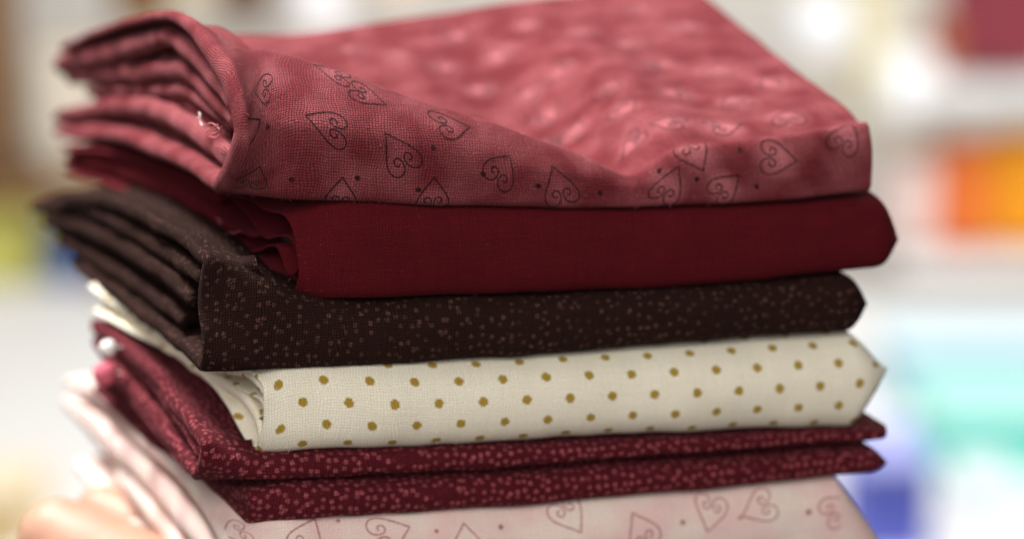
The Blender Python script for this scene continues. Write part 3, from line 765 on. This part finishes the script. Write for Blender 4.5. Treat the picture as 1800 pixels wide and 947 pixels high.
def shelf(px0, px1, py, H, label, depth=1500, th=110, mat='white'):
    A, B = at_h(px0, py, H), at_h(px1, py, H); c = (A+B)/2; hx = (B-A).dot(rt)/2
    t = thing('wall_shelf', label, 'shelf', c)
    box_mesh('shelf_board', c-ez*th+fh*400, hx, depth, th, M[mat], t, bev=20)
    for e in (-.8, .8): box_mesh('bracket', c-ez*(th*2+260)+rt*hx*e+fh*900, 60, 900, 255, M['white'], t, bev=15)
    return t
shelf(1560, 1990, 428, H1, 'white wall shelf carrying the orange fabric bolts')
shelf(1600, 1990, 132, H1, 'white wall shelf carrying the maroon fabric bolt')
bolt(1672, -160, 1840, 126, H1, (132, 46, 60), 'maroon fabric bolt standing on the wall shelf above the orange bolts')
bolt(1640, 240, 1722, 424, H1, (226, 112, 44), 'reddish orange fabric bolt standing beside the yellow orange bolt')
bolt(1726, 226, 1860, 424, H1, (234, 150, 14), 'yellow orange fabric bolt standing beside the reddish orange one')
bolt(1640, 20, 1668, 126, H1, (176, 96, 60), 'narrow rust brown fabric bolt beside the maroon bolt on the wall shelf')
shelf(-160, 170, 490, H1, 'white wall shelf carrying the yellow green and blue fabric bolts')
bolt(-120, 345, 78, 486, H1, (216, 212, 110), 'yellow green fabric bolt standing beside the blue bolt')
bolt(92, 400, 150, 486, H1, (60, 104, 176), 'blue fabric bolt standing beside the yellow green bolt')
shelf(-160, 330, 300, H1, 'brown wooden wall shelf carrying the cream paper roll bundle', mat='wood')
bolt(58, 75, 185, 292, H1, (226, 216, 198), 'cream fabric bolt standing on the brown wooden shelf')
bolt(-120, -200, 40, 292, H1, (126, 88, 48), 'tan brown fabric bolt standing beside the cream bolt on the wooden shelf')
bolt(195, -220, 300, 50, H1+900, (132, 98, 62), 'tan fabric bolt hanging high behind the rose fabric')
bolt(385, -220, 480, 45, H1+900, (112, 88, 72), 'grey brown fabric bolt high behind the rose fabric')
for (a, b, r, c, lab) in [(1602, 150, 480, (246, 248, 252), 'cone of white thread between the maroon bolt and the rose fabric'), (1446, 45, 460, (246, 248, 252), 'cone of white thread just above the right shoulder of the rose fabric'), (560, 10, 420, (250, 248, 252), 'cone of white thread beside the grey brown bolt')]:
    spool(a, b, r, H1-300, c, lab)
bolt(1560, 262, 1632, 424, H1, (232, 206, 200), 'pale pink fabric bolt standing beside the reddish orange bolt')
bolt(1500, -40, 1560, 210, H1+900, (232, 224, 190), 'pale cream fabric bolt behind the white thread cones')
bolt(300, -220, 378, 30, H1+900, (226, 214, 190), 'cream fabric bolt high behind the peak of the rose fabric')
bolt(640, -260, 760, 12, H1+900, (238, 222, 210), 'peach fabric bolt high behind the flat top of the rose fabric')
bolt(28, 302, 120, 342, H1, (120, 112, 112), 'grey folded cloth lying under the brown wooden shelf')
# table
zt = at_h(900, 520, 33000)[2]
t = thing('work_table', 'white work table behind the fabric stack, carrying plastic boxes', 'table', CAM+fh*27500-np.array([0, 0, CAM[2]-zt+8000]))
tc_ = CAM+fh*27500; tc_[2] = zt
box_mesh('table_top', tc_-ez*150, 12500, 5600, 150, M['white'], t, bev=40)
for sx in (-1, 1):
    for sy in (-1, 1): box_mesh('leg', tc_-ez*4150+rt*sx*11800+fh*sy*5000, 250, 250, 3990, M['white'], t, bev=30)
def on_table(px0, px1, pyb, height, col, label, depth=1500, name='storage_tub', cat='tub'):
    d = ray((px0+px1)/2, pyb); k = (zt-CAM[2])/d[2]; H = (d*k).dot(fh)
    c0 = at_h(px0, pyb, H); hx = abs((at_h(px1, pyb, H)-c0).dot(rt))/2
    c = CAM+d*k+ez*(height/2+4)+fh*depth
    t = thing(name, label, cat, c-ez*height/2)
    m = paint('tub_plastic', col, 6)
    box_mesh('body', c-ez*height*.05, hx*.97, depth*.97, height*.45, m, t, bev=min(hx, height*.4)*.12, taper=.92)
    lm = paint('tub_lid', [int(v*.55+245*.45) for v in col], 4)
    box_mesh('lid', c+ez*height*.45, hx, depth, height*.05, lm, t, bev=height*.02)
on_table(1640, 1900, 840, 650, (126, 232, 216), 'turquoise plastic box on the white table', depth=900)
on_table(1500, 1640, 985, 900, (118, 128, 240), 'blue violet plastic box on the white table', depth=700)
on_table(1570, 1900, 715, 620, (176, 222, 240), 'pale blue plastic box on the white table behind the turquoise one', depth=900)
on_table(1700, 1800, 905, 260, (226, 240, 244), 'low white plastic box on the white table before the turquoise one', depth=600)
on_table(1632, 1700, 800, 420, (150, 226, 226), 'small aqua plastic box on the white table beside the turquoise one', depth=500)
on_table(-160, 45, 975, 500, (240, 210, 150), 'pale yellow plastic box on the white table', depth=700)
